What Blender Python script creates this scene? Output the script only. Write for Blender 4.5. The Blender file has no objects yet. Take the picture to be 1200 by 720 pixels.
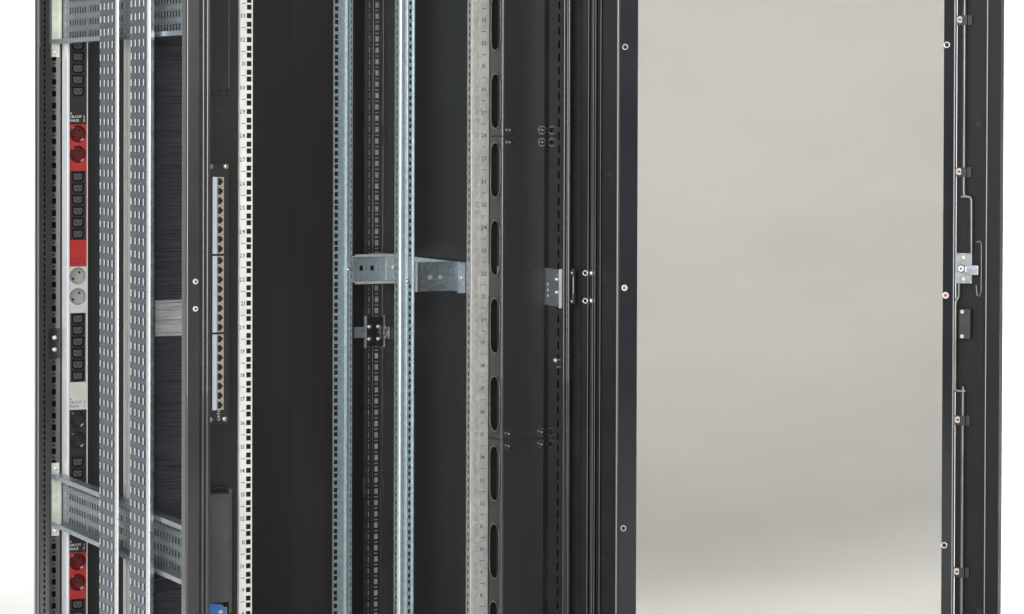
import bpy, math, random
from mathutils import Vector
from mathutils.geometry import tessellate_polygon
random.seed(7)
sc = bpy.context.scene
COL = sc.collection
MM = 0.001

# ------------------------------------------------------------------ camera
cd = bpy.data.cameras.new('camera'); cam = bpy.data.objects.new('camera', cd); COL.objects.link(cam)
cd.sensor_fit = 'HORIZONTAL'; cd.sensor_width = 36.0; cd.lens = 99.9; cd.shift_y = -177.9/1200
cd.clip_start = 0.1; cd.clip_end = 100
CAMPOS = Vector((-2.1005, -4.954, 1.3575))
YAW = math.radians(25.95)
cam.location = CAMPOS
cam.rotation_euler = (math.pi/2 - math.radians(.87), math.radians(-.175), -YAW)
sc.camera = cam
FWD = Vector((math.sin(YAW), math.cos(YAW), 0)); RGT = Vector((math.cos(YAW), -math.sin(YAW), 0))

# ------------------------------------------------------------------ studio light
w = bpy.data.worlds.new('World'); sc.world = w; w.use_nodes = True
w.node_tree.nodes['Background'].inputs[0].default_value = (0.97, 0.985, 1.0, 1)
w.node_tree.nodes['Background'].inputs[1].default_value = 0.22
def area(name, pos, target, sx, sy, energy, color=(1, 1, 1)):
    l = bpy.data.lights.new(name, 'AREA'); l.shape = 'RECTANGLE'; l.size = sx; l.size_y = sy
    l.energy = energy; l.color = color
    o = bpy.data.objects.new(name, l); COL.objects.link(o); o.location = pos
    o.rotation_euler = (Vector(target) - Vector(pos)).to_track_quat('-Z', 'Y').to_euler()
    return o
def campt(r, f, z): p = CAMPOS + RGT*r + FWD*f; return Vector((p.x, p.y, z))
area('softbox_left', (-3.0, -1.7, 2.9), (0.0, 0.1, 1.2), 1.5, 1.5, 58)
area('softbox_right', campt(2.6, 1.2, 2.4), (0.4, 0.0, 1.1), 1.0, 2.0, 18, (1, .98, .95))
area('softbox_front', campt(-0.45, -0.6, 1.75), (0, 0.2, 1.1), 2.3, 3.0, 205)
a_ = area('softbox_top', campt(0.0, 7.1, 2.7), campt(0, 7.1, 0), 8.0, 0.3, 50); a_.data.spread = math.radians(50)
a_ = area('softbox_backdrop', campt(0.0, 7.2, 4.6), campt(0, 10.2, 1.5), 7.0, 0.8, 166); a_.data.spread = math.radians(100)
vs = sc.view_settings
vs.view_transform = 'Standard'; vs.look = 'None'; vs.exposure = 0; vs.gamma = 1; vs.use_curve_mapping = False
sc.render.engine = 'CYCLES'
sc.cycles.max_bounces = 8; sc.cycles.transparent_max_bounces = 16

# ------------------------------------------------------------------ materials
MATS = {}
def mat(name, col, rough=.5, metal=0., noise=None, bump=None, spec=.5, coat=0., dust=0.):
    """principled; noise=(scale,amount[,stretch xyz]) varies the colour, bump=(scale,strength)"""
    m = bpy.data.materials.new(name); m.use_nodes = True; MATS[name] = m
    nt = m.node_tree; b = nt.nodes['Principled BSDF']
    b.inputs['Base Color'].default_value = (*col, 1); b.inputs['Roughness'].default_value = rough
    b.inputs['Metallic'].default_value = metal; b.inputs['Specular IOR Level'].default_value = spec
    b.inputs['Coat Weight'].default_value = coat
    tc = nt.nodes.new('ShaderNodeTexCoord')
    if noise:
        mp = nt.nodes.new('ShaderNodeMapping'); nt.links.new(tc.outputs['Object'], mp.inputs[0])
        if len(noise) > 2: mp.inputs['Scale'].default_value = noise[2]
        n = nt.nodes.new('ShaderNodeTexNoise'); n.inputs['Scale'].default_value = noise[0]; n.inputs['Detail'].default_value = 5
        nt.links.new(mp.outputs[0], n.inputs['Vector'])
        r = nt.nodes.new('ShaderNodeMapRange'); r.inputs[1].default_value = .3; r.inputs[2].default_value = .7
        r.inputs[3].default_value = 1-noise[1]; r.inputs[4].default_value = 1+noise[1]
        nt.links.new(n.outputs['Fac'], r.inputs[0])
        mx = nt.nodes.new('ShaderNodeMix'); mx.data_type = 'RGBA'; mx.blend_type = 'MULTIPLY'; mx.inputs[0].default_value = 1
        mx.inputs[6].default_value = (*col, 1); nt.links.new(r.outputs[0], mx.inputs[7])
        nt.links.new(mx.outputs[2], b.inputs['Base Color'])
        r2 = nt.nodes.new('ShaderNodeMapRange'); r2.inputs[3].default_value = max(rough-.08, .02); r2.inputs[4].default_value = rough+.1
        nt.links.new(n.outputs['Fac'], r2.inputs[0]); nt.links.new(r2.outputs[0], b.inputs['Roughness'])
    if dust:      # sparse scuffs and dust, a shape of their own
        src = b.inputs['Base Color'].links[0].from_socket
        n3 = nt.nodes.new('ShaderNodeTexNoise'); n3.inputs['Scale'].default_value = 26; n3.inputs['Detail'].default_value = 9; n3.inputs['Roughness'].default_value = .72
        nt.links.new(tc.outputs['Object'], n3.inputs['Vector'])
        r3 = nt.nodes.new('ShaderNodeMapRange'); r3.inputs[1].default_value = .62; r3.inputs[2].default_value = .80; r3.inputs[3].default_value = 0; r3.inputs[4].default_value = dust
        nt.links.new(n3.outputs['Fac'], r3.inputs[0])
        m3 = nt.nodes.new('ShaderNodeMix'); m3.data_type = 'RGBA'; nt.links.new(r3.outputs[0], m3.inputs[0]); nt.links.new(src, m3.inputs[6]); m3.inputs[7].default_value = (.16, .16, .155, 1)
        nt.links.new(m3.outputs[2], b.inputs['Base Color'])
    if bump:
        n2 = nt.nodes.new('ShaderNodeTexNoise'); n2.inputs['Scale'].default_value = bump[0]; n2.inputs['Detail'].default_value = 2
        nt.links.new(tc.outputs['Object'], n2.inputs['Vector'])
        bp = nt.nodes.new('ShaderNodeBump'); bp.inputs['Strength'].default_value = bump[1]; bp.inputs['Distance'].default_value = .0005
        nt.links.new(n2.outputs['Fac'], bp.inputs['Height']); nt.links.new(bp.outputs[0], b.inputs['Normal'])
    return m
mat('black_paint', (.019, .019, .0205), .24, 0, (9, .22), (900, .06), 1.0, .6, .35)
mat('door_paint', (.0105, .0105, .011), .42, 0, (9, .25), (900, .1), .22, 0, .35)
mat('lock_zinc', (.30, .32, .33), .38, .5, (120, .25), (500, .2))
mat('zinc_bracket', (.22, .25, .265), .36, .6, (120, .3), (500, .25))
mat('lock_rod', (.21, .207, .19), .3, .75, (80, .2, (1, 1, .3)))
mat('black_panel', (.036, .035, .036), .45, 0, (5, .25, (1, 1, .25)), (900, .2), .5, 0, .3)
mat('panel_paint', (.018, .0175, .018), .38, 0, (7, .25, (1, 1, .3)), (900, .06), .42, 0, .4)
mat('edge_line_grey', (.16, .155, .15), .35, .2, (40, .15, (1, 1, .2)))
mat('backing_grey', (.50, .50, .505), .4, .2, (60, .3))
mat('rim_highlight', (.075, .074, .072), .26, 0, (40, .2), None, .9)
mat('bolt_black', (.030, .030, .032), .14, .3, None, None, 1.0, .8)
mat('black_gloss', (.018, .019, .022), .22, 0, (30, .2))
mat('border_print', (.020, .022, .027), .12, 0, (6, .15))
mat('black_plastic', (.022, .022, .023), .38, 0, (60, .2))
mat('hole_black', (.008, .008, .008), .7)
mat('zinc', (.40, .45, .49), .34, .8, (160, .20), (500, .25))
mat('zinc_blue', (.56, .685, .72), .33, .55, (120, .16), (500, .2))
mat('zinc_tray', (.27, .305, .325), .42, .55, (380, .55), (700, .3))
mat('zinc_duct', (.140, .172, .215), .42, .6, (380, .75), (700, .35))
mat('zinc_white', (.90, .89, .86), .45, .1, (90, .08, (1, 1, .4)), (500, .15))
mat('zinc_grey', (.58, .57, .54), .42, .45, (140, .16, (1, 1, .5)), (500, .2))
mat('bracket_white', (.66, .68, .60), .40, .45, (60, .14))
mat('bolt_steel', (.80, .80, .76), .25, .85, (200, .1))
mat('rod_steel', (.46, .45, .41), .28, .85, (80, .14, (1, 1, .3)))
mat('brass_screw', (.74, .68, .50), .3, .8)
mat('aluminium', (.92, .94, .95), .34, .35, (40, .05, (1, 1, .1)))
mat('trim_alu', (.30, .31, .32), .3, .6)
mat('pdu_red', (.44, .030, .026), .35, 0, (40, .08))
mat('pdu_red_socket', (.12, .003, .006), .38, 0, (50, .1))
mat('pdu_white', (.60, .60, .56), .4, 0, (40, .05))
mat('pdu_grey_socket', (.36, .36, .34), .4, 0, (50, .06))
mat('print_white', (.82, .82, .82), .6)
mat('print_black', (.03, .03, .03), .6)
mat('print_dark_red', (.10, .01, .01), .6)
mat('label_strip', (.66, .72, .80), .45, 0, (50, .06))
mat('port_beige', (.46, .42, .33), .45, 0, (60, .1))
mat('contact_silver', (.75, .75, .72), .3, .8)
mat('cover_grey', (.075, .075, .080), .5, 0, (40, .12))
mat('connector_blue', (.045, .19, .52), .4, 0, (40, .06))
mat('strip_white', (.86, .87, .83), .4, .1, (60, .05))
mat('tab_zinc', (.86, .86, .81), .45, .25, (200, .1))
mat('zinc_highlight', (.84, .87, .86), .30, .55, (90, .06))  # paler zinc for bends, their highlight put into the colour
mat('zinc_dark', (.40, .45, .49), .26, .97, (60, .10), (500, .02))
mat('bristle_dark', (.120, .117, .135), .5, 0, (300, .35, (.05, 1, 4)))
mat('bristle_highlight', (.75, .74, .75), .5, 0, (300, .3, (.05, 1, 4)))
mat('red_plug', (.42, .09, .04), .5)
mat('screw_white', (.80, .80, .78), .35, .1)
mat('backdrop_white', (.84, .84, .82), .85, 0, (2.2, .06, (.5, .5, 1.2)))
# tinted glass: tinted straight-through light with a clear reflection on top
def glass():
    m = bpy.data.materials.new('tinted_glass'); m.use_nodes = True; nt = m.node_tree; nt.nodes.clear(); MATS['tinted_glass'] = m
    out = nt.nodes.new('ShaderNodeOutputMaterial'); t = nt.nodes.new('ShaderNodeBsdfTransparent'); g = nt.nodes.new('ShaderNodeBsdfGlossy')
    t.inputs[0].default_value = (.598, .592, .573, 1); g.inputs['Roughness'].default_value = .01
    fr = nt.nodes.new('ShaderNodeFresnel'); fr.inputs[0].default_value = 1.35
    mx = nt.nodes.new('ShaderNodeMixShader')
    nt.links.new(fr.outputs[0], mx.inputs[0]); nt.links.new(t.outputs[0], mx.inputs[1]); nt.links.new(g.outputs[0], mx.inputs[2])
    nt.links.new(mx.outputs[0], out.inputs[0])
glass()

# ------------------------------------------------------------------ mesh helpers (millimetres: u right, v back, z up)
class MB:
    def __init__(s): s.v = []; s.f = []; s.mi = []; s.cur = 0; s.sm = []
    def add(s, vs, fs, smooth=False):
        n = len(s.v); s.v += [tuple(p) for p in vs]
        for f in fs: s.f.append([n+i for i in f]); s.mi.append(s.cur); s.sm.append(smooth)
    def box(s, a, b):
        (x0, y0, z0), (x1, y1, z1) = [(min(p), max(p)) for p in zip(a, b)] and ((min(a[0], b[0]), min(a[1], b[1]), min(a[2], b[2])), (max(a[0], b[0]), max(a[1], b[1]), max(a[2], b[2])))
        s.add([(x0,y0,z0),(x1,y0,z0),(x1,y1,z0),(x0,y1,z0),(x0,y0,z1),(x1,y0,z1),(x1,y1,z1),(x0,y1,z1)],
              [(0,3,2,1),(4,5,6,7),(0,1,5,4),(1,2,6,5),(2,3,7,6),(3,0,4,7)])
    def prism(s, poly, z0, z1, fn=None):
        """closed 2D polygon (u,v) extruded in z"""
        n = len(poly); fn = fn or (lambda a, b, z: (a, b, z))
        tri = tessellate_polygon([[Vector((p[0], p[1], 0)) for p in poly]])
        vs = [fn(p[0], p[1], z0) for p in poly] + [fn(p[0], p[1], z1) for p in poly]
        fs = [(i, (i+1) % n, n+(i+1) % n, n+i) for i in range(n)]
        fs += [tuple(reversed(t)) for t in tri] + [tuple(n+i for i in t) for t in tri]
        s.add(vs, fs)
    def sheet(s, path, t, z0, z1, r=3, fn=None):
        """bent sheet: open path (u,v), thickness t to the left side of the path, rounded bends"""
        p = roundpath(path, r)
        q = []
        for i, a in enumerate(p):
            d = Vector((0, 0))
            if i > 0: d += (Vector(a)-Vector(p[i-1])).normalized()
            if i < len(p)-1: d += (Vector(p[i+1])-Vector(a)).normalized()
            d.normalize(); q.append((a[0]-d.y*t, a[1]+d.x*t))
        s.prism(list(p)+list(reversed(q)), z0, z1, fn)
    def grid(s, P, A, B, as_, bs_, hole, N, t):
        """perforated plate: P origin, A/B unit axes, break lists, hole(i,j) cells left open, thickness t along -N"""
        P, A, B, N = map(Vector, (P, A, B, N)); na, nb = len(as_), len(bs_)
        vs = []
        for k in (0, 1):
            for b in bs_:
                for a in as_: vs.append(P + A*a + B*b - N*(t*k))
        idx = lambda i, j, k: k*na*nb + j*na + i
        sol = [[not hole(i, j) for j in range(nb-1)] for i in range(na-1)]
        fs = []
        for i in range(na-1):
            for j in range(nb-1):
                if not sol[i][j]: continue
                q = (idx(i, j, 0), idx(i+1, j, 0), idx(i+1, j+1, 0), idx(i, j+1, 0)); fs.append(q)
                fs.append(tuple(reversed([x + na*nb for x in q])))
                for di, dj, e in ((-1,0,(0,3)),(1,0,(1,2)),(0,-1,(0,1)),(0,1,(3,2))):
                    ii, jj = i+di, j+dj
                    if ii < 0 or jj < 0 or ii >= na-1 or jj >= nb-1 or not sol[ii][jj]:
                        fs.append((q[e[0]], q[e[1]], q[e[1]]+na*nb, q[e[0]]+na*nb))
        s.add(vs, fs)
    def tplate(s, outer, holes, fn, t, back=True):
        """flat plate with free-form holes; fn(a,b,d) maps plate coordinates and depth to space"""
        loops = [outer] + holes; flat = [p for l in loops for p in l]; n = len(flat)
        tri = tessellate_polygon([[Vector((p[0], p[1], 0)) for p in l] for l in loops])
        vs = [fn(p[0], p[1], 0) for p in flat] + [fn(p[0], p[1], t) for p in flat]
        fs = [tuple(x) for x in tri]
        if back: fs += [tuple(n+i for i in reversed(x)) for x in tri]
        o = 0
        for l in loops:
            m = len(l)
            fs += [(o+i, o+(i+1) % m, n+o+(i+1) % m, n+o+i) for i in range(m)]; o += m
        s.add(vs, fs)
    def cyl(s, c, ax, r, h, n=16, r2=None):
        c = Vector(c); ax = Vector(ax).normalized(); x = ax.orthogonal().normalized(); y = ax.cross(x); r2 = r if r2 is None else r2
        vs = [c + (x*math.cos(2*math.pi*i/n) + y*math.sin(2*math.pi*i/n))*r for i in range(n)]
        vs += [c + ax*h + (x*math.cos(2*math.pi*i/n) + y*math.sin(2*math.pi*i/n))*r2 for i in range(n)]
        s.add(vs, [(i, (i+1) % n, n+(i+1) % n, n+i) for i in range(n)] + [tuple(range(n-1, -1, -1)), tuple(range(n, 2*n))])
    def dome(s, c, ax, r, h, n=14, k=4):
        c = Vector(c); ax = Vector(ax).normalized(); x = ax.orthogonal().normalized(); y = ax.cross(x); vs = []; fs = []
        for j in range(k):
            a = j/k*math.pi/2
            for i in range(n): vs.append(c + ax*h*math.sin(a) + (x*math.cos(2*math.pi*i/n)+y*math.sin(2*math.pi*i/n))*r*math.cos(a))
        vs.append(c+ax*h)
        for j in range(k-1):
            for i in range(n): fs.append((j*n+i, j*n+(i+1) % n, (j+1)*n+(i+1) % n, (j+1)*n+i))
        for i in range(n): fs.append(((k-1)*n+i, (k-1)*n+(i+1) % n, k*n))
        s.add(vs, fs, True)
    def tube(s, pts, r, n=10, closed=False):
        pts = [Vector(p) for p in pts]; m = len(pts); vs = []; fs = []
        ref = None
        for i, p in enumerate(pts):
            a = pts[i-1] if (i > 0 or closed) else p; b = pts[(i+1) % m] if (i < m-1 or closed) else p
            d = (b-a).normalized()
            if ref is None: ref = d.orthogonal().normalized()
            x = (ref - d*ref.dot(d)).normalized(); ref = x; y = d.cross(x)
            vs += [p + (x*math.cos(2*math.pi*k/n)+y*math.sin(2*math.pi*k/n))*r for k in range(n)]
        for i in range(m if closed else m-1):
            j = (i+1) % m
            for k in range(n): fs.append((i*n+k, i*n+(k+1) % n, j*n+(k+1) % n, j*n+k))
        s.add(vs, fs, True)
        if not closed: s.add(vs[:n], [tuple(range(n-1, -1, -1))]); s.add(vs[-n:], [tuple(range(n))])
    def mesh(s, name, mats, origin=(0, 0, 0)):
        me = bpy.data.meshes.new(name); o = origin
        me.from_pydata([((p[0]-o[0])*MM, (p[1]-o[1])*MM, (p[2]-o[2])*MM) for p in s.v], [], s.f)
        for m in (mats if isinstance(mats, (list, tuple)) else [mats]): me.materials.append(MATS[m])
        me.polygons.foreach_set('material_index', s.mi); me.polygons.foreach_set('use_smooth', s.sm)
        me.update(); return me
    def build(s, name, mats, parent=None, origin=None):
        org = parent['org'] if (parent is not None and 'org' in parent) else (origin or (0, 0, 0))
        o = bpy.data.objects.new(name, s.mesh(name, mats, org)); COL.objects.link(o)
        if parent is not None: o.parent = parent
        else: o.location = [c*MM for c in org]
        if parent is not None: o['org'] = tuple(org)
        return o
def roundpath(path, r, seg=4):
    out = [tuple(path[0])]
    for i in range(1, len(path)-1):
        p0, p, p1 = (Vector(path[k][:2]) for k in (i-1, i, i+1))
        a = (p0-p); b = (p1-p); rr = min(r, a.length*.45, b.length*.45)
        s_, e_ = p + a.normalized()*rr, p + b.normalized()*rr
        for k in range(seg+1):
            t = k/seg; q = s_*(1-t)**2 + p*2*t*(1-t) + e_*t*t; out.append((q.x, q.y))
    out.append(tuple(path[-1])); return out
def roundpoly(poly, r, seg=3):
    n = len(poly); out = []
    for i in range(n):
        p0, p, p1 = (Vector(poly[k % n][:2]) for k in (i-1, i, i+1))
        a = (p0-p); b = (p1-p); rr = min(r, a.length*.4, b.length*.4)
        s_, e_ = p + a.normalized()*rr, p + b.normalized()*rr
        for k in range(seg+1):
            t = k/seg; q = s_*(1-t)**2 + p*2*t*(1-t) + e_*t*t; out.append((q.x, q.y))
    return out
def thing(name, label, cat, org, group=None):
    o = bpy.data.objects.new(name, None); COL.objects.link(o); o.location = [c*MM for c in org]; o.empty_display_size = .05
    o['label'] = label; o['category'] = cat; o['org'] = tuple(org)
    if group: o['group'] = group
    return o
def put(me, name, parent, pos):
    """a copy of a shared mesh (built round its own centre) placed as a part"""
    o = bpy.data.objects.new(name, me); COL.objects.link(o); o.parent = parent; org = parent['org']
    o.location = [(pos[k]-org[k])*MM for k in range(3)]; return o
def single(o, label, cat, group=None):
    o['label'] = label; o['category'] = cat
    if group: o['group'] = group
    return o
def circle(c, d, r, n=24): return [(c + r*math.cos(2*math.pi*i/n), d + r*math.sin(2*math.pi*i/n)) for i in range(n)]
def rect(a0, b0, a1, b1): return [(a0, b0), (a1, b0), (a1, b1), (a0, b1)]
def stadium(ca, cb, w, h, n=10):
    r = w/2; out = []
    for i in range(n+1): t = math.pi*i/n; out.append((ca + r*math.cos(t), cb + h/2 - r + r*math.sin(t)))
    for i in range(n+1): t = math.pi + math.pi*i/n; out.append((ca + r*math.cos(t), cb - h/2 + r + r*math.sin(t)))
    return out
# glyphs as small meshes for the printing
GL = {}
def glyph(ch):
    if ch not in GL:
        c = bpy.data.curves.new('t', 'FONT'); c.body = ch; c.size = 1.0; c.resolution_u = 1; c.offset = .012
        o = bpy.data.objects.new('t', c); COL.objects.link(o)
        me = bpy.data.meshes.new_from_object(o.evaluated_get(bpy.context.evaluated_depsgraph_get()))
        vs = [(v.co.x, v.co.y) for v in me.vertices]; fs = [tuple(p.vertices) for p in me.polygons]
        bpy.data.objects.remove(o); bpy.data.curves.remove(c); bpy.data.meshes.remove(me)
        xs = [p[0] for p in vs] or [0]; GL[ch] = (vs, fs, min(xs), max(xs))
    return GL[ch]
def text(mb, s, fn, a, b, h, align='l', squeeze=1.0):
    """print string s: fn(a,b) maps plate coords; h cap height in mm"""
    k = h/.70; adv = []; x = 0
    for ch in s:
        if ch == ' ': adv.append(None); x += .32*k*squeeze; continue
        vs, fs, x0, x1 = glyph(ch); adv.append((x - x0*k*squeeze, vs, fs)); x += (x1-x0+.14)*k*squeeze
    off = {'l': 0, 'c': -x/2, 'r': -x}[align]
    for e in adv:
        if e: mb.add([fn(a+off+e[0]+p[0]*k*squeeze, b+p[1]*k) for p in e[1]], e[2])

Z0, Z1 = 40, 1990          # cabinet foot and top
U = 44.45
zc = lambda n: 90 + (n-.5)*U     # middle hole of unit n

# ------------------------------------------------------------------ backdrop (studio cyclorama)
m = MB(); prof = [(-3500, 0), (3000, 0), (8300, 0)]
for k in range(1, 13): a = k/12*math.pi/2; prof.append((8300+1900*math.sin(a), 1900*(1-math.cos(a))))
prof += [(10200, 5200)]
vs_, fs_ = [], []
for i, (f_, z_) in enumerate(prof):
    for sgn in (-6500, 6500):
        p = CAMPOS*1000 + RGT*sgn + FWD*f_; vs_.append((p.x, p.y, z_))
    if i: fs_.append((2*i-2, 2*i-1, 2*i+1, 2*i))
m.add(vs_, fs_, True); bd = m.build('backdrop', 'backdrop_white'); bd['kind'] = 'structure'

# ================================================================== SERVER CABINET
cab = thing('server_cabinet', 'tall black open server cabinet with its glazed door swung out to the right', 'cabinet', (0, 370, 0))
def dashes(z0, z1, pitch, h, first):
    """break list along z and the set of hole rows"""
    bs = [z0]; rows = set(); z = first
    while z + h/2 < z1 - 3:
        bs += [z-h/2, z+h/2]; rows.add(len(bs)-2); z += pitch
    return bs + [z1], rows
# shared screws ------------------------------------------------------
def bolt_mesh(name, r, h, mt, ax=(0, -1, 0), washer=1.35):
    b = MB()
    if washer: b.cyl((0, 0, 0), ax, r*washer, 1.2, 16)
    o = Vector(ax)*1.2 if washer else Vector((0, 0, 0))
    b.cyl(o, ax, r, h*.45, 14); b.dome(o + Vector(ax)*h*.45, ax, r, h*.55)
    return b.mesh(name, mt)
BOLT_BLK = bolt_mesh('bolt', 5.6, 9, 'bolt_black', (0, -1, 0), 1.5)
BOLT_ST = bolt_mesh('bolt', 3.6, 3.5, 'bolt_steel')
BOLT_STL = bolt_mesh('bolt', 3.6, 3.5, 'bolt_steel', (-1, 0, 0))
def socket_screw(name, r, ax, mt='bolt_steel', inner='hole_black'):
    b = MB(); b.cyl((0, 0, 0), ax, r, 2.2, 18, r*.9); b.cur = 1; b.cyl(Vector(ax)*2.0, ax, r*.5, .6, 12)
    return b.mesh(name, [mt, inner])
SCREW_FRONT = socket_screw('screw', 5.0, (0, -1, 0), 'screw_white', 'cover_grey')

# rear left post: slanted flank with small slots, front flange with large holes
def rear_post(sg, name_extra=None):
    b = MB()
    out = [(-383, 870), (-383, 858), (-379, 856), (-379, 851), (-383, 849), (-383, 836)]
    b.sheet([(sg*p[0], p[1]) for p in out], 2*(1 if sg < 0 else -1), Z0, Z1, 1)
    # slanted flank
    A = Vector((sg*-369 - sg*-383, 816-836, 0)); L = A.length; A.normalize(); N = Vector((-A.y, A.x, 0)); N = N if N.y < 0 else -N
    bs, rows = dashes(Z0, Z1, 12.5, 7.5, Z0+30)
    b.grid((sg*-383, 836, 0), A, (0, 0, 1), [0, L*.40, L*.58, L], bs, lambda i, j: i == 1 and j in rows, N, 1.8)
    # front flange: big holes alternating with small ones
    bs = [Z0]; big = set(); small = set(); z = Z0+28
    while z < Z1-12:
        bs += [z-6, z+6]; big.add(len(bs)-2); bs += [z+11, z+14]; small.add(len(bs)-2); z += 25
    bs.append(Z1)
    us = [0, 5.5, 8, 12, 14.5, 24]
    hole = lambda i, j: (j in big and i in (1, 2, 3)) or (j in small and i == 2)
    if sg < 0: b.grid((-369, 816, 0), (1, 0, 0), (0, 0, 1), us, bs, hole, (0, -1, 0), 1.8)
    else:
        us = [0, 7, 10, 14, 17, 36]
        b.grid((346, 816, 0), (1, 0, 0), (0, 0, 1), [0, 4, 5.5, 10.5, 13.5, 25.5, 34.5, 36.2, 38], bs, lambda i, j: (j in big and i in (1, 3, 5)) or (j in small and i in (3, 5)), (0, -1, 0), 1.8)
    # inner return and the web behind the holes
    if sg < 0: b.box((-346.8, 817, Z0), (-345, 868, Z1))
    else: b.box((346, 818.5, Z0), (347.8, 868, Z1)); b.box((384.5, 818.5, Z0), (386, 868, Z1))
    return b
pL = rear_post(-1).build('corner_post', 'black_paint', cab)
pR = rear_post(1).build('corner_post', 'black_paint', cab)
m = MB(); m.box((349, 821, Z0), (383.5, 822.5, Z1)); m.build('backing_strip', 'backing_grey', pR)  # pale strip stands for a lit surface seen through the holes
m = MB(); m.box((-366, 848, Z0), (-349, 850, Z1)); m.build('backing_strip', 'hole_black', pL)
# vertical bead lines on the right rear post
m = MB(); m.cyl((366, 814.5, Z0), (0, 0, 1), 1.2, Z1-Z0, 8); m.cyl((389, 812, Z0), (0, 0, 1), 1.4, Z1-Z0, 8); m.build('bead', 'black_gloss', pR)
for u_, za, zb in ((342.5, 1280, 1320), (388, 1284, 1326), (388, 508, 552), (343, 508, 552)):
    m = MB(); m.box((u_, 806, za), (u_+1.8, 811, zb)); m.build('cable_clip', 'cover_grey', pR)
m = MB(); m.box((-371, 812.5, 838), (-347, 815.5, 901)); m.build('clamp_plate', 'black_gloss', pL)
for z in (882, 857): put(BOLT_ST, 'bolt', pL, (-359, 812.5, z))

# front left post: folded profile with a groove
def fpost(b, sg):
    pts = [(-400, -104), (-400, -130), (-374, -130), (-371, -124), (-365, -124), (-362, -131), (-355, -131), (-353.5, -128), (-353.5, -118), (-362, -112), (-362, -96), (-394, -96), (-394, -104)]
    b.prism(roundpoly([(sg*-p[0], p[1]) if sg > 0 else p for p in pts], 3.6, 5), Z0, Z1)
m = MB(); fpost(m, -1); pF = m.build('corner_post', 'black_paint', cab)
for z in (1052, 1003): put(SCREW_FRONT, 'screw', pF, (-383, -130, z))
# front right post: inner flank with slots, rounded nose, deep rebate towards the hinge
m = MB(); bs, rows = dashes(Z0, Z1, 25, 15, Z0+22)
m.grid((357, -44, 0), (0, -1, 0), (0, 0, 1), [0, 52, 55, 61, 69, 78], bs, lambda i, j: i == 3 and j in rows, (-1, 0, 0), 1.8)
m.sheet([(358.8, -122.2), (357, -122.2), (357, -131), (362, -131), (364.5, -127), (366.5, -127), (367, -131), (372, -131), (372, -92), (397, -92), (397, -50)], 1.8, Z0, Z1, 1.6)
m.box((363, -115, Z0), (364.5, -96, Z1))
pFR = m.build('corner_post', 'black_paint', cab)
# skins
m = MB(); m.box((-379, 872, Z0), (379, 875, Z1)); m.sheet([(-379, 872), (-379, 866), (-360, 866)], 1, Z0, Z1, 1); rd = m.build('rear_door', 'black_panel', cab)
m = MB(); m.box((188, 870.5, Z0), (191, 872, Z1)); m.box((352, 860, Z0), (356, 872, Z1)); m.build('stiffener', 'black_panel', rd)
m = MB(); m.box((394, -48, Z0), (396, 868, Z1)); m.build('side_panel', 'black_panel', cab)
m = MB(); m.box((-345, 4, 100), (-252, 6, 1950)); fp = m.build('blanking_panel', 'panel_paint', cab)
m = MB(); m.prism(roundpoly([(-345, 1), (-271, 1), (-271, 4), (-345, 4)], .8), 1399, 1940)
m.build('cover_sheet', 'panel_paint', fp)
m = MB(); m.box((-271.9, .4, 1399), (-271, .95, 1940)); m.build('sheet_edge', 'edge_line_grey', fp)
m = MB()
for u0 in (-305, -288):
    m.box((u0, 1.5, 1386), (u0+1.6, 4, 1397)); m.box((u0+13, 1.5, 1386), (u0+14.6, 4, 1397)); m.box((u0+1.6, 2.6, 1396), (u0+13, 4, 1397.2)); m.box((u0+1.6, 2.6, 1385.8), (u0+13, 4, 1387))
m.build('latch_tab', 'black_gloss', fp)
m = MB(); m.box((-399, -128, 0), (399, 872, 38)); m.build('base_frame', 'black_paint', cab)
m = MB(); m.box((-399, -128, 1992), (399, 872, 2010)); m.build('roof_panel', 'black_paint', cab)

# ------------------------------------------------------------------ glazed door, swung 134 degrees open
DA = math.radians(45.6); H0 = Vector((400, -130, 0)); ES = Vector((math.cos(DA), -math.sin(DA), 0)); EN = Vector((-math.sin(DA), -math.cos(DA), 0))
def dr(s_, n_, z_): p = H0 + ES*s_ + EN*n_; return (p.x, p.y, z_)
DZ0, DZ1 = 60, 1985
m = MB()
hp = [(-4, -38), (-4, 0), (10, 0), (10, -9), (17, -9), (17, -3), (19.5, -3), (19.5, -9), (21.5, -9), (21.5, -2), (24, -2), (24, -11), (31, -11), (31, -6), (33, -6), (33, -13), (64, -13), (64, -20), (0, -20), (0, -38)]
m.prism(roundpoly(hp, 1.2), DZ0, DZ1, dr)
lp = [(713, -20), (771, -20), (771, 0), (773.5, 0), (773.5, -3), (796, -3), (796, -38), (792, -38), (792, -24), (713, -24)]
m.prism(roundpoly(lp, 1.2), DZ0, DZ1, dr)
for z0, z1 in ((DZ0, DZ0+70), (DZ1-70, DZ1)):
    m.prism([(64, -13), (713, -13), (713, -20), (64, -20)], z0, z1, dr)
door = m.build('front_door', 'door_paint', cab)
m = MB(); m.prism([(50, -21), (728, -21), (728, -25), (50, -25)], DZ0+40, DZ1-40, dr)
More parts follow.
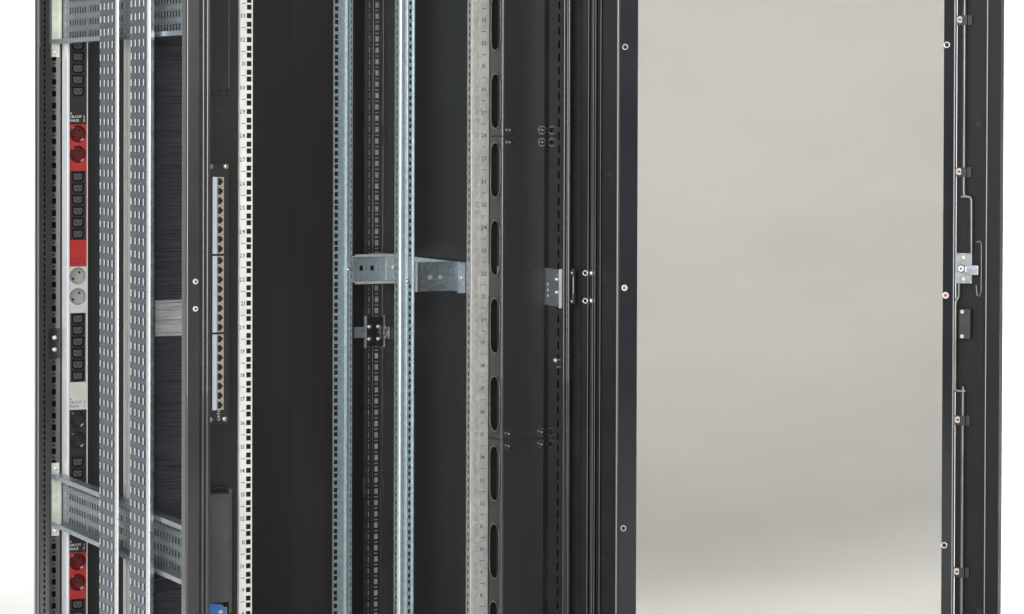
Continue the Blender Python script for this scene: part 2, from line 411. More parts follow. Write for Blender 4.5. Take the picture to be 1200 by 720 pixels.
# keep the glass clear of the frame rear faces
gp = MB(); gp.prism([(68.2, -9), (709.8, -9), (709.8, -13), (68.2, -13)], DZ0+71, DZ1-71, dr); gp.build('glass_pane', 'tinted_glass', door)
for a, b_ in ((68.2, 105), (691, 709.8)):
    m = MB(); m.prism([(a, -8.4), (b_, -8.4), (b_, -8.9), (a, -8.9)], DZ0+71, DZ1-71, dr); m.build('glass_border', 'border_print', door)
for a, b_ in ((65, 68), (710.2, 712.6)):
    m = MB(); m.prism(roundpoly([(a, -3), (b_, -3), (b_, -19), (a, -19)], .8), DZ0, DZ1, dr); m.build('edge_trim', 'trim_alu', door)
def ring_screw(red):
    b = MB(); n = 20
    b.cyl((0, 0, 0), EN, 6.3, 2.2, n, 5.6); b.cur = 1
    b.cyl(EN*2.0, EN, 3.0 if red else 3.9, .5, 14); return b.mesh('screw', ['screw_white' if red else 'bolt_steel', 'red_plug' if red else 'hole_black'])
RING, REDS = ring_screw(False), ring_screw(True)
for s_, zs in ((80, (1482, 1023, 564, 1850, 200)), (696.5, (1483, 1024, 565, 1850, 200))):
    for z in zs: put(REDS if abs(z-1023) < 5 else RING, 'screw', door, dr(s_, -8.4, z))
for a, w_, n_ in ((8.6, 1.3, .6), (13.2, .9, -8.2), (17.6, 1.4, -2.4), (22.0, 1.2, -1.5), (31.2, 1.2, -5.5)):
    m = MB(); m.prism([(a, n_-.55), (a+w_, n_-.55), (a+w_, n_), (a, n_)], DZ0, DZ1, dr); m.build('ridge_highlight', 'edge_line_grey', door)  # thin pale lines painting the highlights on the frame ridges
# lock rods: round bars with cranked joints
def rod(pts, r=3.0): 
    b = MB(); b.tube([dr(*p) for p in pts], r, 12); b.build('lock_rod', 'lock_rod', door)
rod([(728, -10, 1960), (728.5, -10, 1213), (729, -10, 1208), (731, -10, 1205.5), (739, -10, 1205), (741.5, -10, 1203), (742.5, -10, 1199), (743, -10, 1102)], 3.6)
rod([(723.5, -10, 1205), (732, -10, 1205)], 3.2)
rod([(720.5, -10, 1047), (720.5, -10, 1024), (719, -10, 1019), (716, -7, 1014), (715, -6, 1008), (715, -6, 853), (716, -6, 850), (719, -7, 849.5), (733, -10, 849.5)], 3.4)
rod([(729, -10, 858), (729, -10, 849), (728, -10, 80)], 3.6)
# guides holding the rods, each with its red-plugged screw
for z in (1529, 1251, 796, 517):
    b = MB(); b.prism(roundpoly([(713.5, -19.8), (741, -19.8), (741, -13.6), (733.5, -13.6), (733.5, -5), (724, -5), (724, -14), (713.5, -14)], 1), z-10, z+8, dr)
    b.build('rod_guide', 'black_plastic', door); put(REDS, 'screw', door, dr(719, -14, z))
# lock case, cylinder and cam
b = MB(); b.prism(roundpoly([(713.6, -19.5), (745, -19.5), (745, -5), (713.6, -5)], 1), 1047, 1102, dr); lock = b.build('lock_case', 'lock_zinc', door)
b = MB(); b.cyl(dr(726, -5, 1074), EN, 7.4, 4, 22); b.cur = 1; b.cyl(dr(726, -1, 1074), EN, 6.2, 2.2, 20, 5.6); b.cur = 0; b.cyl(dr(726, 1.2, 1074), EN, 2.0, .4, 10); b.build('lock_cylinder', ['cover_grey', 'screw_white'], lock)
b = MB(); b.prism(roundpoly([(734, -4.9), (757, -4.9), (757, -1.5), (734, -1.5)], .8), 1063, 1080, dr); b.build('cam', 'zinc_dark', lock)
b = MB(); b.prism([(733.5, -1.4), (736, -1.4), (736, 1), (733.5, 1)], 1068, 1078, dr); b.build('cam_clip', 'screw_white', lock)
for z in (1055, 1094):
    b = MB(); b.box((0, 0, 0), (0, 0, 0)); b = MB(); b.cyl(dr(729.5, -5, z), EN, 3, 1, 12); b.build('rivet', 'brass_screw', lock)
# handle box with two white screws
b = MB(); b.prism(roundpoly([(719.5, -19.5), (745, -19.5), (745, -6), (742, -3), (722, -3), (719.5, -6)], 1.2), 946, 1000, dr); hb = b.build('handle_housing', 'black_plastic', door)
SW = MB(); SW.cyl((0, 0, 0), EN, 3.7, 1.6, 16, 3.0); SW.cur = 1; SW.cyl(EN*1.4, EN, 1.2, .5, 8); SW = SW.mesh('screw', ['screw_white', 'cover_grey'])
for z in (995, 950): put(SW, 'screw', hb, dr(728, -3, z))
# pressed handle recess: long narrow loop
b = MB(); b.tube([dr(750, -18.5, 1122), dr(757, -17.5, 1124), dr(760, -17.5, 1118), dr(760, -17.5, 1032), dr(757, -17.5, 1023), dr(752, -18.5, 1025), dr(750.5, -18.5, 1044)], 1.2, 8); b.build('handle_recess_edge', 'trim_alu', door)
b = MB(); b.tube([dr(763, -19, 1016), dr(763, -19, 870)], 1.0, 6); b.build('pressed_edge', 'black_gloss', door)
b = MB(); b.prism([(771.3, .1), (773.2, .1), (773.2, .8), (771.3, .8)], DZ0, DZ1, dr); b.build('edge_highlight', 'trim_alu', door)  # pale strip drawing the highlight along the frame's front bevel
for z in (1456, 1341, 1219, 975, 850, 731, 600, 462):
    b = MB(); b.prism([(765, -19.6), (770.8, -19.6), (770.8, -12), (768, -12)], z-3, z+3, dr); b.build('gasket_clip', 'black_gloss', door)
b = MB(); b.prism(roundpoly([(-34, -38), (-4.2, -38), (-4.2, -33), (-34, -33)], 1), DZ0, DZ1, dr); b.build('door_gasket', 'black_plastic', door)
# hinge
b = MB(); b.cyl((384, -118, 992), (0, 0, 1), 5, 66, 16); b.box((373, -118, 1038), (390, -112, 1058)); b.box((373, -118, 990), (390, -112, 1008))
b.build('hinge', 'black_plastic', door)
b = MB(); b.cyl((381, -124.5, 1010), (0, 0, 1), 1.4, 32, 8); b.build('hinge_pin', 'trim_alu', door)
for z in (1050, 996):
    b = MB(); b.dome((380, -121, z), (0, -1, 0), 4, 3); b.build('bolt', 'rod_steel', door)
BD = MB(); BD.cyl((0, 0, 0), EN, 7, 1.5, 18); BD.dome(EN*1.5, EN, 5.5, 5); BD = BD.mesh('bolt', 'bolt_steel')
for z in (1050, 997):
    put(BD, 'bolt', door, dr(14, -8.5, z))
    b = MB(); b.tube([dr(4 + 4.5*math.cos(t*math.pi/8), .8, z+4.5*math.sin(t*math.pi/8)) for t in range(16)], 1.3, 6, True); b.build('hinge_bush', 'bolt_steel', door)
b = MB(); b.prism(roundpoly([(10.3, -8.8), (16.5, -8.8), (16.5, -6), (10.3, -6)], .6), 985, 1062, dr); b.build('hinge_leaf', 'black_gloss', door)

# ================================================================== MOUNTING RAILS
def rail_rows(z0, z1, hs=9.5):
    bs = [z0]; rows = set()
    for n in range(1, 43):
        for dz in (-15.875, 0, 15.875):
            z = zc(n)+dz; bs += [z-hs/2, z+hs/2]; rows.add(len(bs)-2)
    return bs+[z1], rows
RZ0, RZ1 = 84, 1965
RB, RR = rail_rows(RZ0, RZ1)
RBs, RRs = rail_rows(RZ0, RZ1, 8)
def unit_print(parent, mt, ua, v, align):
    b = MB(); fn = lambda a, c: (a, v, c)
    for n in range(1, 43):
        text(b, str(n), fn, ua, zc(n)-3.8, 7.6, align, .95)
        b.box((ua-(9 if align == 'r' else 0), v, zc(n)+U/2-.5), (ua+(0 if align == 'r' else 9), v+.1, zc(n)+U/2+.5))
    b.build('unit_numbers', mt, parent)
GR = 'upright mounting rails of the cabinet'
# front left
t = thing('mounting_rail', 'bright white upright rail with square holes and unit numbers, left of the opening', 'rail', (-236, 0, RZ0), GR)
m = MB(); m.grid((-250, 0, 0), (1, 0, 0), (0, 0, 1), [0, 13.3, 22.8, 25], RB, lambda i, j: i == 1 and j in RR, (0, -1, 0), 2)
m.box((-250, 2, RZ0), (-248, 30, RZ1))
m.build('rail_profile', 'zinc_white', t); unit_print(t, 'print_black', -238.5, -.25, 'r')
# front right
t = thing('mounting_rail', 'pale grey upright rail with unit numbers beside the black panels with oval slots', 'rail', (243, 0, RZ0), GR)
m = MB(); m.grid((227, 0, 0), (1, 0, 0), (0, 0, 1), [0, 5, 13, 34], RB, lambda i, j: i == 1 and j in RR, (0, -1, 0), 2)
m.sheet([(223.5, 3.5), (223.5, 0), (227, 0)], 2, RZ0, RZ1, 3)
m.grid((223.5, 3.5, 0), (0, 1, 0), (0, 0, 1), [0, 4, 13, 16], RBs, lambda i, j: i == 1 and j in RRs, (-1, 0, 0), 2)
rp = m.build('rail_profile', 'zinc_grey', t); unit_print(t, 'print_black', 245, -.25, 'l')
m = MB(); m.box((227, 4, RZ0), (259, 5.2, RZ1)); m.build('backing_strip', 'zinc_grey', t)
# middle right: plain web between two perforated edges
t = thing('mounting_rail', 'blue-grey upright rail with a painted highlight on its edge, centre of the opening', 'rail', (241, 360, RZ0), GR)
m = MB()
m.grid((229.5, 383, 0), (0, -1, 0), (0, 0, 1), [0, 5, 14, 19], RBs, lambda i, j: i == 1 and j in RRs, (-1, 0, 0), 1.8)
m.sheet([(236, 359.7), (238, 362), (245, 363)], 1.8, RZ0, RZ1, 2)
m.sheet([(245, 363), (247, 358.5), (250, 358.5)], 1.8, RZ0, RZ1, 1.5)
m.grid((250, 358.5, 0), (1, 0, 0), (0, 0, 1), [0, 1.5, 6.5, 8], RBs, lambda i, j: i == 1 and j in RRs, (0, -1, 0), 1.8)
m.sheet([(258, 358.5), (260, 358.5), (260, 354)], 1.8, RZ0, RZ1, 1.5)
m.build('rail_profile', 'zinc_blue', t)
m = MB(); m.sheet([(229.5, 364), (230.5, 361.5), (234, 359.2), (236, 359.7)], 1.8, RZ0, RZ1, 1.5); m.build('bent_edge', 'zinc_highlight', t)  # bend in paler zinc, a painted highlight
put(BOLT_ST, 'bolt', t, (248, 358, 1011))
# rear right
t = thing('mounting_rail', 'pale blue upright rail with a column of square black holes, farthest back', 'rail', (250, 713, RZ0), GR)
m = MB(); m.grid((230, 713, 0), (1, 0, 0), (0, 0, 1), [0, 3, 11.5, 25], RB, lambda i, j: i == 1 and j in RR, (0, -1, 0), 2)
m.sheet([(255, 713), (258.5, 713), (258.5, 707), (262, 707), (264, 709), (268, 709)], 2, RZ0, RZ1, 1.5)
m.grid((268, 709, 0), (1, 0, 0), (0, 0, 1), [0, 1, 3.5, 5], RBs, lambda i, j: i == 1 and j in RRs, (0, -1, 0), 2)
m.build('rail_profile', 'zinc_blue', t); put(BOLT_ST, 'bolt', t, (262.5, 706, 1017))
# slim channel behind the trays
m = MB(); m.prism(roundpoly([(-339, 398), (-336, 398), (-335.5, 400), (-333, 400), (-332.5, 398), (-326, 398), (-326, 414), (-339, 414)], .8), 100, 1900)
single(m.build('channel_strip', 'strip_white', None, (-335, 404, 100)), 'slim pale upright metal strip between the two perforated ducts', 'strip')

# ================================================================== PERFORATED CABLE TRAYS AND DUCTS (left side)
def tray(label, z0, z1, bz0, bz1):
    t = thing('cable_tray', label, 'cable tray', (-350, 400, z0), 'perforated trays crossing the open left side')
    m = MB()
    # web with four rows of slots
    rows_z = [z0+17+(z1-z0-34)/3*k for k in range(4)]
    bs = [z0+1.5]; rows = set()
    for z in rows_z: bs += [z-6.5, z+6.5]; rows.add(len(bs)-2)
    bs.append(z1-1.5)
    as_ = [0]; cols = set(); a = 30
    while a < 880: as_ += [a-5.2, a+5.2]; cols.add(len(as_)-2); a += 17
    as_.append(900)
    m.grid((-345, 812, 0), (0, -1, 0), (0, 0, 1), as_, bs, lambda i, j: i in cols and j in rows, (-1, 0, 0), 1.5)
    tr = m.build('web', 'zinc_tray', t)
    m = MB()
    for z in [(rows_z[k]+rows_z[k+1])/2 for k in range(3)]:
        a = 38
        while a < 880:
            m.dome((-345, 812-a, z), (-1, 0, 0), 1.8, 1.4, 6, 2); a += 17
    m.build('dimples', 'zinc', t)['kind'] = 'stuff'
    for zz, d in ((z1, -1), (z0, 1)):
        m = MB()
        m.box((-365, -88, zz), (-343.5, 812, zz+d*1.5)); m.box((-366.5, -88, zz), (-365, 812, zz+d*9))
        m.build('flange', 'zinc', t)
    m = MB(); m.box((-364.5, 810.5, bz0), (-349, 814.5, bz1)); m.box((-349, 800, z0+2), (-347, 814.5, z1-2))
    e = m.build('end_bracket', 'bracket_white', t)
    for z in (bz0+11, bz1-11): put(BOLT_ST, 'bolt', e, (-357, 810.5, z))
    return t
tray('perforated zinc tray crossing the open side low down, above the lowest red sockets', 488, 597, 466, 619)
tray('perforated zinc tray crossing the open side at the top edge', 1497, 1606, 1470, 1634)
def duct(label, v0, v1, wide):
    t = thing('cable_duct', label, 'cable duct', (-386, v0, 90), 'upright perforated ducts on the open left side')
    W = v1-v0-4; z0, z1 = 90, 1930
    pitch = 25.0; bs = [z0]; rows = set(); z = z0+21; zs = []
    while z < z1-10: bs += [z-7, z+7]; rows.add(len(bs)-2); zs.append(z); z += pitch
    bs.append(z1)
    cs = [W*f for f in (.10, .345, .59, .835)]; as_ = [0]; cols = set()
    for a in cs: as_ += [a-4.6, a+4.6]; cols.add(len(as_)-2)
    as_.append(W)
    m = MB(); m.grid((-386, v1, 0), (0, -1, 0), (0, 0, 1), as_, bs, lambda i, j: i in cols and j in rows, (-1, 0, 0), 1.5)
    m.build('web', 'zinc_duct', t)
    m = MB()      # lanced tabs standing out at the back edge of every slot
    for z in zs:
        for a in cs: m.box((-387.6, v1-a+3.6, z-6.4), (-385.6, v1-a+4.5, z+6.4))
    m.build('slot_tabs', 'tab_zinc', t)['kind'] = 'stuff'
    m = MB(); m.sheet([(-386, v0+4), (-385.8, v0+1.5), (-383, v0-1), (-381.8, v0-1.2)], -1.5, z0, z1, 1.2); m.build('bent_edge', 'zinc_highlight', t)  # front bend coloured near white to paint its highlight
    if wide: m = MB(); m.sheet([(-381.8, v0-1.2), (-374, v0-1.2), (-374, v0+6)], -1.5, z0, z1, 2); m.build('front_flange', 'zinc_dark', t)
    m = MB(); m.box((-384.4, v1-1.5, z0), (-369, v1, z1)); m.build('rear_flange', 'zinc', t)
duct('upright perforated zinc duct, nearer to the power strip', 314, 419, False)
duct('upright perforated zinc duct, nearer to the brush strip', 125, 229, True)

# ================================================================== POWER STRIP
PV = 775; PL, PR = -343, -298; PS = lambda z: 1357.5 + (z-1357.5)*1.0054
t = thing('power_strip', 'upright power strip with red, white and black socket groups', 'power strip', (-320, PV, 60))
m = MB(); m.sheet([(-338, PV), (PL, PV), (PL, PV+38), (PR, PV+38), (PR, PV), (PR-2.2, PV)], -1.8, 60, 1940, 2)
m.build('housing', 'aluminium', t)
m = MB(); m.box((-334, PV+30, 60), (-303, PV+31, 1940)); m.build('inner_wall', 'hole_black', t)
FA, FB = -338.5, -300.6
fnp = lambda a, b, d: (a, PV+1.2+d, b)
def schuko_mesh(mt):
    b = MB(); n = 28; r = 17.2
    pts = circle(0, 0, r, n)
    b.add([(p[0], 0, p[1]) for p in pts]+[(p[0]*.97, 11, p[1]*.97) for p in pts], [(i, (i+1) % n, n+(i+1) % n, n+i) for i in range(n)])
    b.add([(p[0]*.97, 11, p[1]*.97) for p in pts], [tuple(range(n))])
    b.tube([(p[0]*1.01, -.1, p[1]*1.01) for p in pts], .7, 6, True)
    for sx in (-1, 1): b.box((sx*16.5-2, 1.5, -2.5), (sx*16.5+2, 10, 2.5)) 
    b.cur = 1
    for sx in (-1, 1): b.cyl((sx*6.7, 10.9, sx*6.7), (0, -1, 0), 2.6, .5, 12)
    return b.mesh('schuko_socket', [mt, 'hole_black'])
CLIP = MB(); CLIP.box((-3.6, 0, -1.6), (3.6, 7, 1.6)); CLIP = CLIP.mesh('earth_clip', 'bolt_steel')
def iec_mesh():
    b = MB(); W, Hh = 16.4, 12
    octo = lambda w, h, c: [(-w+c, -h), (w-c, -h), (w, -h+c), (w, h), (-w, h), (-w, -h+c)]
    fn = lambda a, z, d: (a, d, z)
    b.tplate(rect(-W, -Hh+.3, W, Hh-.3), [octo(12.6, 10.0, 4.5)], fn, 9, False)
    b.cur = 1; b.add([(p[0], 9, p[1]) for p in octo(12.6, 10, 4.5)], [tuple(range(6))])
    b.cur = 2; o = octo(9.4, 6.6, 3.2)
    b.add([(p[0], .8, p[1]) for p in o]+[(p[0], 9, p[1]) for p in o], [tuple(range(6))]+[(i, (i+1) % 6, 6+(i+1) % 6, 6+i) for i in range(6)])
    b.cur = 1
    for a, z in ((-5, 1), (5, 1), (0, -3)): b.box((a-.9, .2, z-2.3), (a+.9, .85, z+2.3))
    return b.mesh('outlet', ['black_plastic', 'hole_black', 'cover_grey'])
IEC = iec_mesh()
SCH = {k: schuko_mesh(v) for k, v in (('red', 'pdu_red_socket'), ('white', 'pdu_grey_socket'), ('black', 'black_plastic'))}
FACE = {'red': 'pdu_red', 'white': 'pdu_white', 'black': 'black_plastic'}
GROUPS = [(1627, 'black', '3', '3', 'print_white'), (1329, 'red', '2', '2', 'print_dark_red'), (1032, 'white', '1', '1', 'print_black'),
          (732, 'black', '1', '3', 'print_white'), (433.5, 'red', '2', '2', 'print_dark_red')]
UC = (FA+FB)/2
for gi, (zt, colr, c1, c2, pm) in enumerate(GROUPS):
    zb = (GROUPS[gi+1][0] if gi < 4 else 135)+.6
    m = MB(); ub = UC+.3
    m.tplate(rect(FA, zb, FB, zt), [circle(UC-.2, zt-19.5, 17.2, 28), circle(UC-.2, zt-62.5, 17.2, 28), rect(ub-16.6, zt-241.5, ub+16.6, zt-97)], fnp, 1.5)
    m.box((FA+2, PV+1, zb+46), (FB-2, PV+1.2, zb+46.6))
    m.build('socket_panel', FACE[colr], t)
    for dz in (19.5, 62.5):
        s_ = put(SCH[colr], 'schuko_socket', t, (UC-.2, PV+1.0, zt-dz)); s_['org'] = (UC-.2, PV+1.0, zt-dz)
        for sg in (-1, 1):
            c = put(CLIP, 'earth_clip', s_, (UC-.2+sg*9.6, PV+(.6 if sg > 0 else 4), zt-dz-sg*12.6)); c.rotation_euler = (0, math.radians(-37), 0); c.scale = (1, 1, 1) if sg > 0 else (.8, .8, .7)
    for k in range(6): put(IEC, 'outlet', t, (ub, PV+.4, zt-97.2-12-24*k))
    m = MB(); fn = lambda a, b: (a, PV+.95, b)
    text(m, 'A', fn, FA+2, zb+20.5, 4.2); text(m, 'CIRCUIT', fn, FA+2, zb+12.8, 5.2, 'l', .80); text(m, 'PHASE', fn, FA+2, zb+4.8, 5.2, 'l', .80)
    text(m, c1, fn, FB-3, zb+12.6, 5.4, 'r'); text(m, c2, fn, FB-3, zb+5, 5.4, 'r')
    m.build('lettering', pm, t)

# ================================================================== BRUSH STRIP
t = thing('brush_strip', 'upright black brush strip with horizontal bristles behind the front left post', 'brush', (-300, 245, 90))
m = MB(); m.prism(roundpoly([(-343, 243), (-331, 243), (-331, 252), (-343, 252)], 2), 90, 1930); m.build('holder', 'black_plastic', t)
m = MB(); m.box((-331, 252.5, 90), (-222, 254, 1930)); m.build('back_plate', 'black_panel', t)
dk, lt = MB(), MB(); z = 92.0
while z < 1928:
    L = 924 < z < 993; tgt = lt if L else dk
    z += random.uniform(.45, .95); h = random.uniform(.4, .75); dzt = random.gauss(0, 1.1); dv = random.uniform(0, 3.5)
    u0, u1 = -331, -240 + random.uniform(-6, 0); v = 246.5+dv; um = (u0+u1)/2; zm = dzt*.4+random.gauss(0, .5)
    vsb = []
    for uu, zz in ((u0, 0), (um, zm), (u1, dzt)): vsb += [(uu, v-h, z+zz), (uu, v+.6*h, z+zz+h), (uu, v+.6*h, z+zz-h)]
    tgt.add(vsb, [(0, 3, 4, 1), (1, 4, 5, 2), (2, 5, 3, 0), (3, 6, 7, 4), (4, 7, 8, 5), (5, 8, 6, 3)])
dk.build('bristles', 'bristle_dark', t)['kind'] = 'stuff'
o = lt.build('bristles', 'bristle_highlight', t); o['kind'] = 'stuff'; o['label'] = 'bristles halfway up, coloured pale for a bright reflection'  # paler bristles stand for a bright reflection on the brush
m = MB(); m.tube([(-331, 242, 457), (-300, 241, 460), (-262, 242, 466)], .8, 6); m.build('binding_wire', 'rod_steel', t)

# ================================================================== PATCH PANEL, COVER BOX, BLUE CONNECTOR
t = thing('patch_panel', 'black patch panel turned upright with a column of network ports and white label strips', 'patch panel', (-291, 0, 778))
m = MB(); hl = []
groups = [(1236, 1094), (1090, 949), (945, 805)]
for a, b in groups: hl.append(rect(-294, b, -281, a))
m.tplate(rect(-316, 778, -271.5, 1260.5), hl, lambda a, b, d: (a, 0+d, b), 2.5); m.build('plate', 'black_plastic', t)
def port_mesh():
    b = MB(); P = 17.5; fn = lambda a, z, d: (a, d, z)
    hole = [(-5, -6.4), (2.0, -6.4), (2.0, -4), (5.2, -2.4), (5.2, 2.4), (2.0, 4), (2.0, 6.4), (-5, 6.4)]
    b.tplate(rect(-6.4, -P/2+.2, 6.4, P/2-.2), [hole], fn, 9, False)
    b.cur = 1; b.add([(p[0], 8.9, p[1]) for p in hole], [tuple(range(8))])
    b.cur = 2; b.box((-4.6, 3.5, -3.6), (-2.6, 7.0, 1.2))
    return b.mesh('network_port', ['port_beige', 'hole_black', 'contact_silver'])
PORT = port_mesh()
for a, b in groups:
    p = (a-b)/8
    for k in range(8): put(PORT, 'network_port', t, (-287.5, .6, b+p*(k+.5)))
    m = MB(); m.prism(roundpoly([(-303.5, -1.6), (-295, -1.6), (-295, -.05), (-303.5, -.05)], .5), b, a); m.build('label_strip', 'label_strip', t)
PSC = MB(); PSC.cyl((0, 0, 0), (0, -1, 0), 5.2, 1.6, 18, 4.6); PSC.dome((0, -1.6, 0), (0, -1, 0), 4.6, 2.2); PSC.cur = 1; PSC.cyl((.4, -3.3, -.4), (0, -1, 0), 1.5, .6, 8); PSC = PSC.mesh('screw', ['brass_screw', 'print_dark_red'])
for u_, z in ((-277.5, 1255.5), (-307.5, 1255.5), (-279, 788), (-307.5, 788)): put(PSC, 'screw', t, (u_, 0, z))
m = MB(); fn = lambda a, b: (-290.5 - (b), -.15, 786 + a)     # small vertical maker's lettering
text(m, 'CAT6', lambda a, b: (-288.5-b, -.15, a), 785, 0, 5.2, 'l', .95); m.build('lettering', 'print_white', t)

t = thing('cover_box', 'plain dark grey cover box below the patch panel', 'cover', (-290, 0, 450))
m = MB(); m.prism(roundpoly([(-318, -22), (-276.5, -22), (-276.5, 3.5), (-318, 3.5)], 2), 452, 652); m.build('housing', 'cover_grey', t)
m = MB(); m.prism(roundpoly([(-276, -16), (-270, -16), (-270, 3.5), (-276, 3.5)], 1.5), 430, 660); m.build('side_guide', 'cover_grey', t)
m = MB(); m.box((-318, -22.8, 646), (-277, -22.1, 648)); m.box((-318, -22.8, 641), (-277, -22.1, 642.2)); m.build('rib', 'cover_grey', t)
m = MB(); m.tube([(-306, -14, 660), (-298, -14, 664), (-288, -14, 662), (-280, -14, 660)], 2.2, 8); m.build('latch', 'black_gloss', t)
t = thing('connector_module', 'blue connector module with a white mark below the dark cover box', 'connector', (-292, 0, 380))
m = MB()
m.prism(roundpoly([(-318, -18), (-283, -18), (-283, 3), (-318, 3)], 1.5), 428, 440)
m.add([(-318, -18, 440), (-283, -18, 440), (-283, 3, 440), (-318, 3, 440), (-318, -16, 452), (-290, -16, 447), (-286, 1, 444), (-318, 1, 451)],
      [(0, 1, 5, 4), (1, 2, 6, 5), (2, 3, 7, 6), (3, 0, 4, 7), (4, 5, 6, 7)])
m.build('body', 'connector_blue', t)
m = MB(); m.prism(roundpoly([(-318, -18), (-283, -18), (-283, 3), (-318, 3)], 1.5), 400, 425); m.build('body', 'connector_blue', t)
m = MB(); text(m, 'B', lambda a, b: (-289.5-b, -18.2, a), 431.5, 0, 7.5, 'l', 1.2); m.build('mark', 'print_white', t)
m = MB(); m.box((-281.5, -8, 405), (-277.5, -6, 440)); m.build('label_strip', 'port_beige', t)

# ================================================================== BLACK PANELS WITH OVAL SLOTS (right of the opening)
UO, VF = 262, -57
lab = {0: 'lowest black cable panel with oval side slots, below the lower screwed joint', 1: 'middle black cable panel with oval side slots, between the two screwed joints', 2: 'top black cable panel with oval side slots, above the upper screwed joint'}
for k, (z0, z1) in enumerate(((147, 728), (729.5, 1310.5), (1312, 1893))):
    t = thing('slotted_panel', lab[k], 'cable panel', (305, VF, z0), 'slotted panels stacked on the right')
    ov = [stadium(-28.5, z0+66.5+150*j if k != 0 else z1-66.5-150*j, 42, 106) for j in range(4)]
    m = MB(); m.tplate(rect(VF+5, z0, -1, z1), ov, lambda a, b, d: (UO+d, a, b), 1.6)
    e_ = MB(); e_.sheet([(UO, VF+5), (UO, VF), (UO+5, VF)], 1.6, z0, z1, 4.5); e_.build('bent_edge', 'black_paint', t)
    m.box((UO+5, VF, z0), (352, VF+1.6, z1)); m.box((350.4, VF+1.6, z0), (352, VF+12, z1)); m.box((UO+1.6, -2.6, z0), (UO+16, -1, z1))
    sp = m.build('panel_sheet', 'panel_paint', t)
    for o_ in ov:
        m = MB(); m.tube([(UO-.4, p[0], p[1]) for p in o_], 1.5, 8, True); m.build('slot_rim', 'rim_highlight', t)  # rim coloured lighter than the sheet to paint its highlight
    for u_ in (276, 346):
        for z in (z0+11, z1-11): put(BOLT_BLK, 'bolt', t, (u_, VF, z))

# ================================================================== BRACKETS
GB = 'zinc cross brackets behind the right-hand rails'
t = thing('cross_bracket', 'shallow zinc bracket with square holes between the rear rail and the rail with the highlighted edge', 'bracket', (318, 700, 988), GB)
m = MB(); z0, z1 = 990, 1046
m.grid((270.5, 700, 0), (1, 0, 0), (0, 0, 1), [0, 8, 10.5, 15.5, 24, 31, 33.5, 41, 49.5, 58, 60, 104], [z0+1.5, 1014, 1018, 1021, 1025, z1-1.5], lambda i, j: (i in (3, 7) and j in (1, 2, 3)) or (i in (1, 5, 9) and j == 2), (0, -1, 0), 1.6)
m.build('web', 'zinc', t)
for za, zb in ((z0, z0+1.5), (z1-1.5, z1)):
    m = MB(); m.box((270.5, 688, za), (374, 701.5, zb)); m.box((270.5, 687, za-(4 if za == z0 else 0)), (374, 688, zb+(4 if za != z0 else 0))); m.build('flange', 'bracket_white', t)
m = MB(); m.box((348, 697.5, 993), (350, 699.8, 1043)); m.build('weld_tab', 'bracket_white', t)
put(BOLT_ST, 'bolt', t, (366, 700, 1020))
t = thing('cross_bracket', 'wide plain zinc bracket with a row of small holes beside the numbered grey rail', 'bracket', (312, 360, 985), GB)
m = MB(); z0, z1 = 989, 1049
m.grid((264, 361, 0), (1, 0, 0), (0, 0, 1), [0, 22, 25, 31, 42, 45, 48, 54, 65, 70, 72, 88, 92, 96], [z0, 1013, 1016, 1019, 1022, z1], lambda i, j: (i in (3, 7) and j in (1, 2, 3)) or (i in (1, 5, 9) and j == 2), (0, -1, 0), 1.6)
m.build('web', 'zinc_bracket', t)
m = MB(); m.box((266, 367, 1008), (345, 368, 1028)); m.build('inner_strip', 'bracket_white', t)
m = MB(); m.box((264, 349, z0), (267, 360.8, z1)); m.build('end_flange', 'bracket_white', t)
m = MB(); m.box((361, 350, z0-5), (374, 352, z1)); m.box((360, 352, z0-5), (361.5, 361, z1)); m.build('end_tab', 'zinc', t); put(BOLT_ST, 'bolt', t, (367, 350, 1016))
t = thing('depth_strut', 'long zinc strut running from front to back along the black side wall', 'strut', (383, 390, 985))
m = MB(); m.box((376, -40, 987), (377.6, 810, 1044)); m.build('web', 'zinc', t)
m = MB(); m.box((376, -40, 1044), (393, 810, 1046)); m.box((376, -40, 985), (393, 810, 987)); m.build('flange', 'zinc_blue', t)
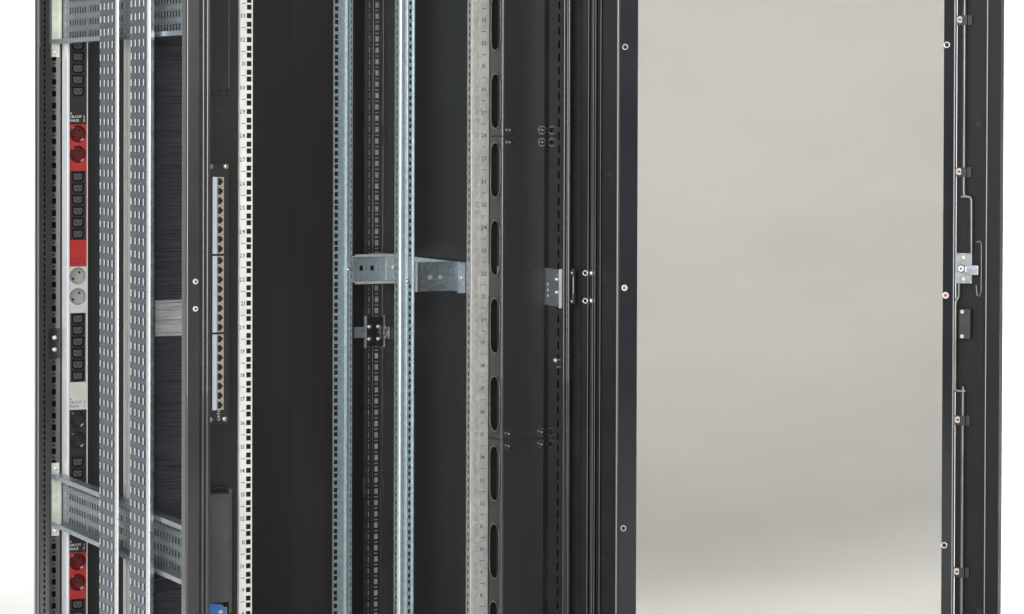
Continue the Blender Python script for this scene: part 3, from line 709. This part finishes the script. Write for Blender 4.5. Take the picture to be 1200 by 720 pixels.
m = MB(); m.box((352, 800, 1018), (393, 806, 1046)); m.build('end_plate', 'zinc', t); put(BOLT_ST, 'bolt', t, (360, 799.5, 1035))
# rear clamp on the post
t = thing('post_clamp', 'small black clamp with four bright bolts on the rear right post', 'clamp', (366, 808, 841))
m = MB(); m.prism(roundpoly([(346, 806), (348.5, 801), (385, 801), (387.5, 806), (387.5, 812), (346, 812)], 1), 841, 905); m.build('clamp_body', 'black_gloss', t)
for u_ in (344, 387.8):
    m = MB(); m.box((u_, 800, 838), (u_+1.7, 811, 908)); m.build('side_strip', 'backing_grey', t)
for u_ in (352.5, 374):
    for z in (884, 857): put(BOLT_ST, 'bolt', t, (u_, 801, z))
m = MB(); m.box((317, 803, 860), (343, 806, 884)); m.build('side_tab', 'zinc', t)
m = MB(); m.box((389.8, 778, 858), (392, 811, 884)); m.cyl((389.6, 790, 871), (-1, 0, 0), 8, 7, 6); m.build('side_tab', 'bolt_steel', t)
# bracket on the inner flank of the front right post
t = thing('hinge_bracket', 'shiny zinc bracket with small holes on the inner side of the front right post', 'bracket', (354, -88, 985))
m = MB()
m.grid((354.8, -46, 0), (0, -1, 0), (0, 0, 1), [0, 20, 27, 58, 64, 70, 76], [986, 994, 1002, 1007, 1013, 1018, 1024, 1029, 1036, 1040, 1048, 1057],
       lambda i, j: (i == 1 and j in (2, 4, 6)) or (i == 3 and j in (0, 9)), (-1, 0, 0), 2)
m.build('plate', 'zinc', t)
m = MB(); m.sheet([(354.8, -122), (354.8, -128), (348, -128)], 2, 984, 1058, 3); m.build('front_lip', 'bracket_white', t)
for z in (1038, 1013): put(BOLT_STL, 'bolt', t, (354.6, -107, z))
m = MB(); m.box((355.6, -73, 1000), (356.6, -66, 1031)); m.build('inner_strip', 'bracket_white', t)
# odd screws hanging in the slots of that post
b = MB(); b.dome((356.5, -100, 882), (-1, 0, 0), 6, 6); b.cyl((357, -112, 884), (-1, 0, 0), 2.5, 4, 8); b.cyl((357, -112, 870), (-1, 0, 0), 2.5, 4, 8)
b.build('screw', 'rod_steel', pFR)
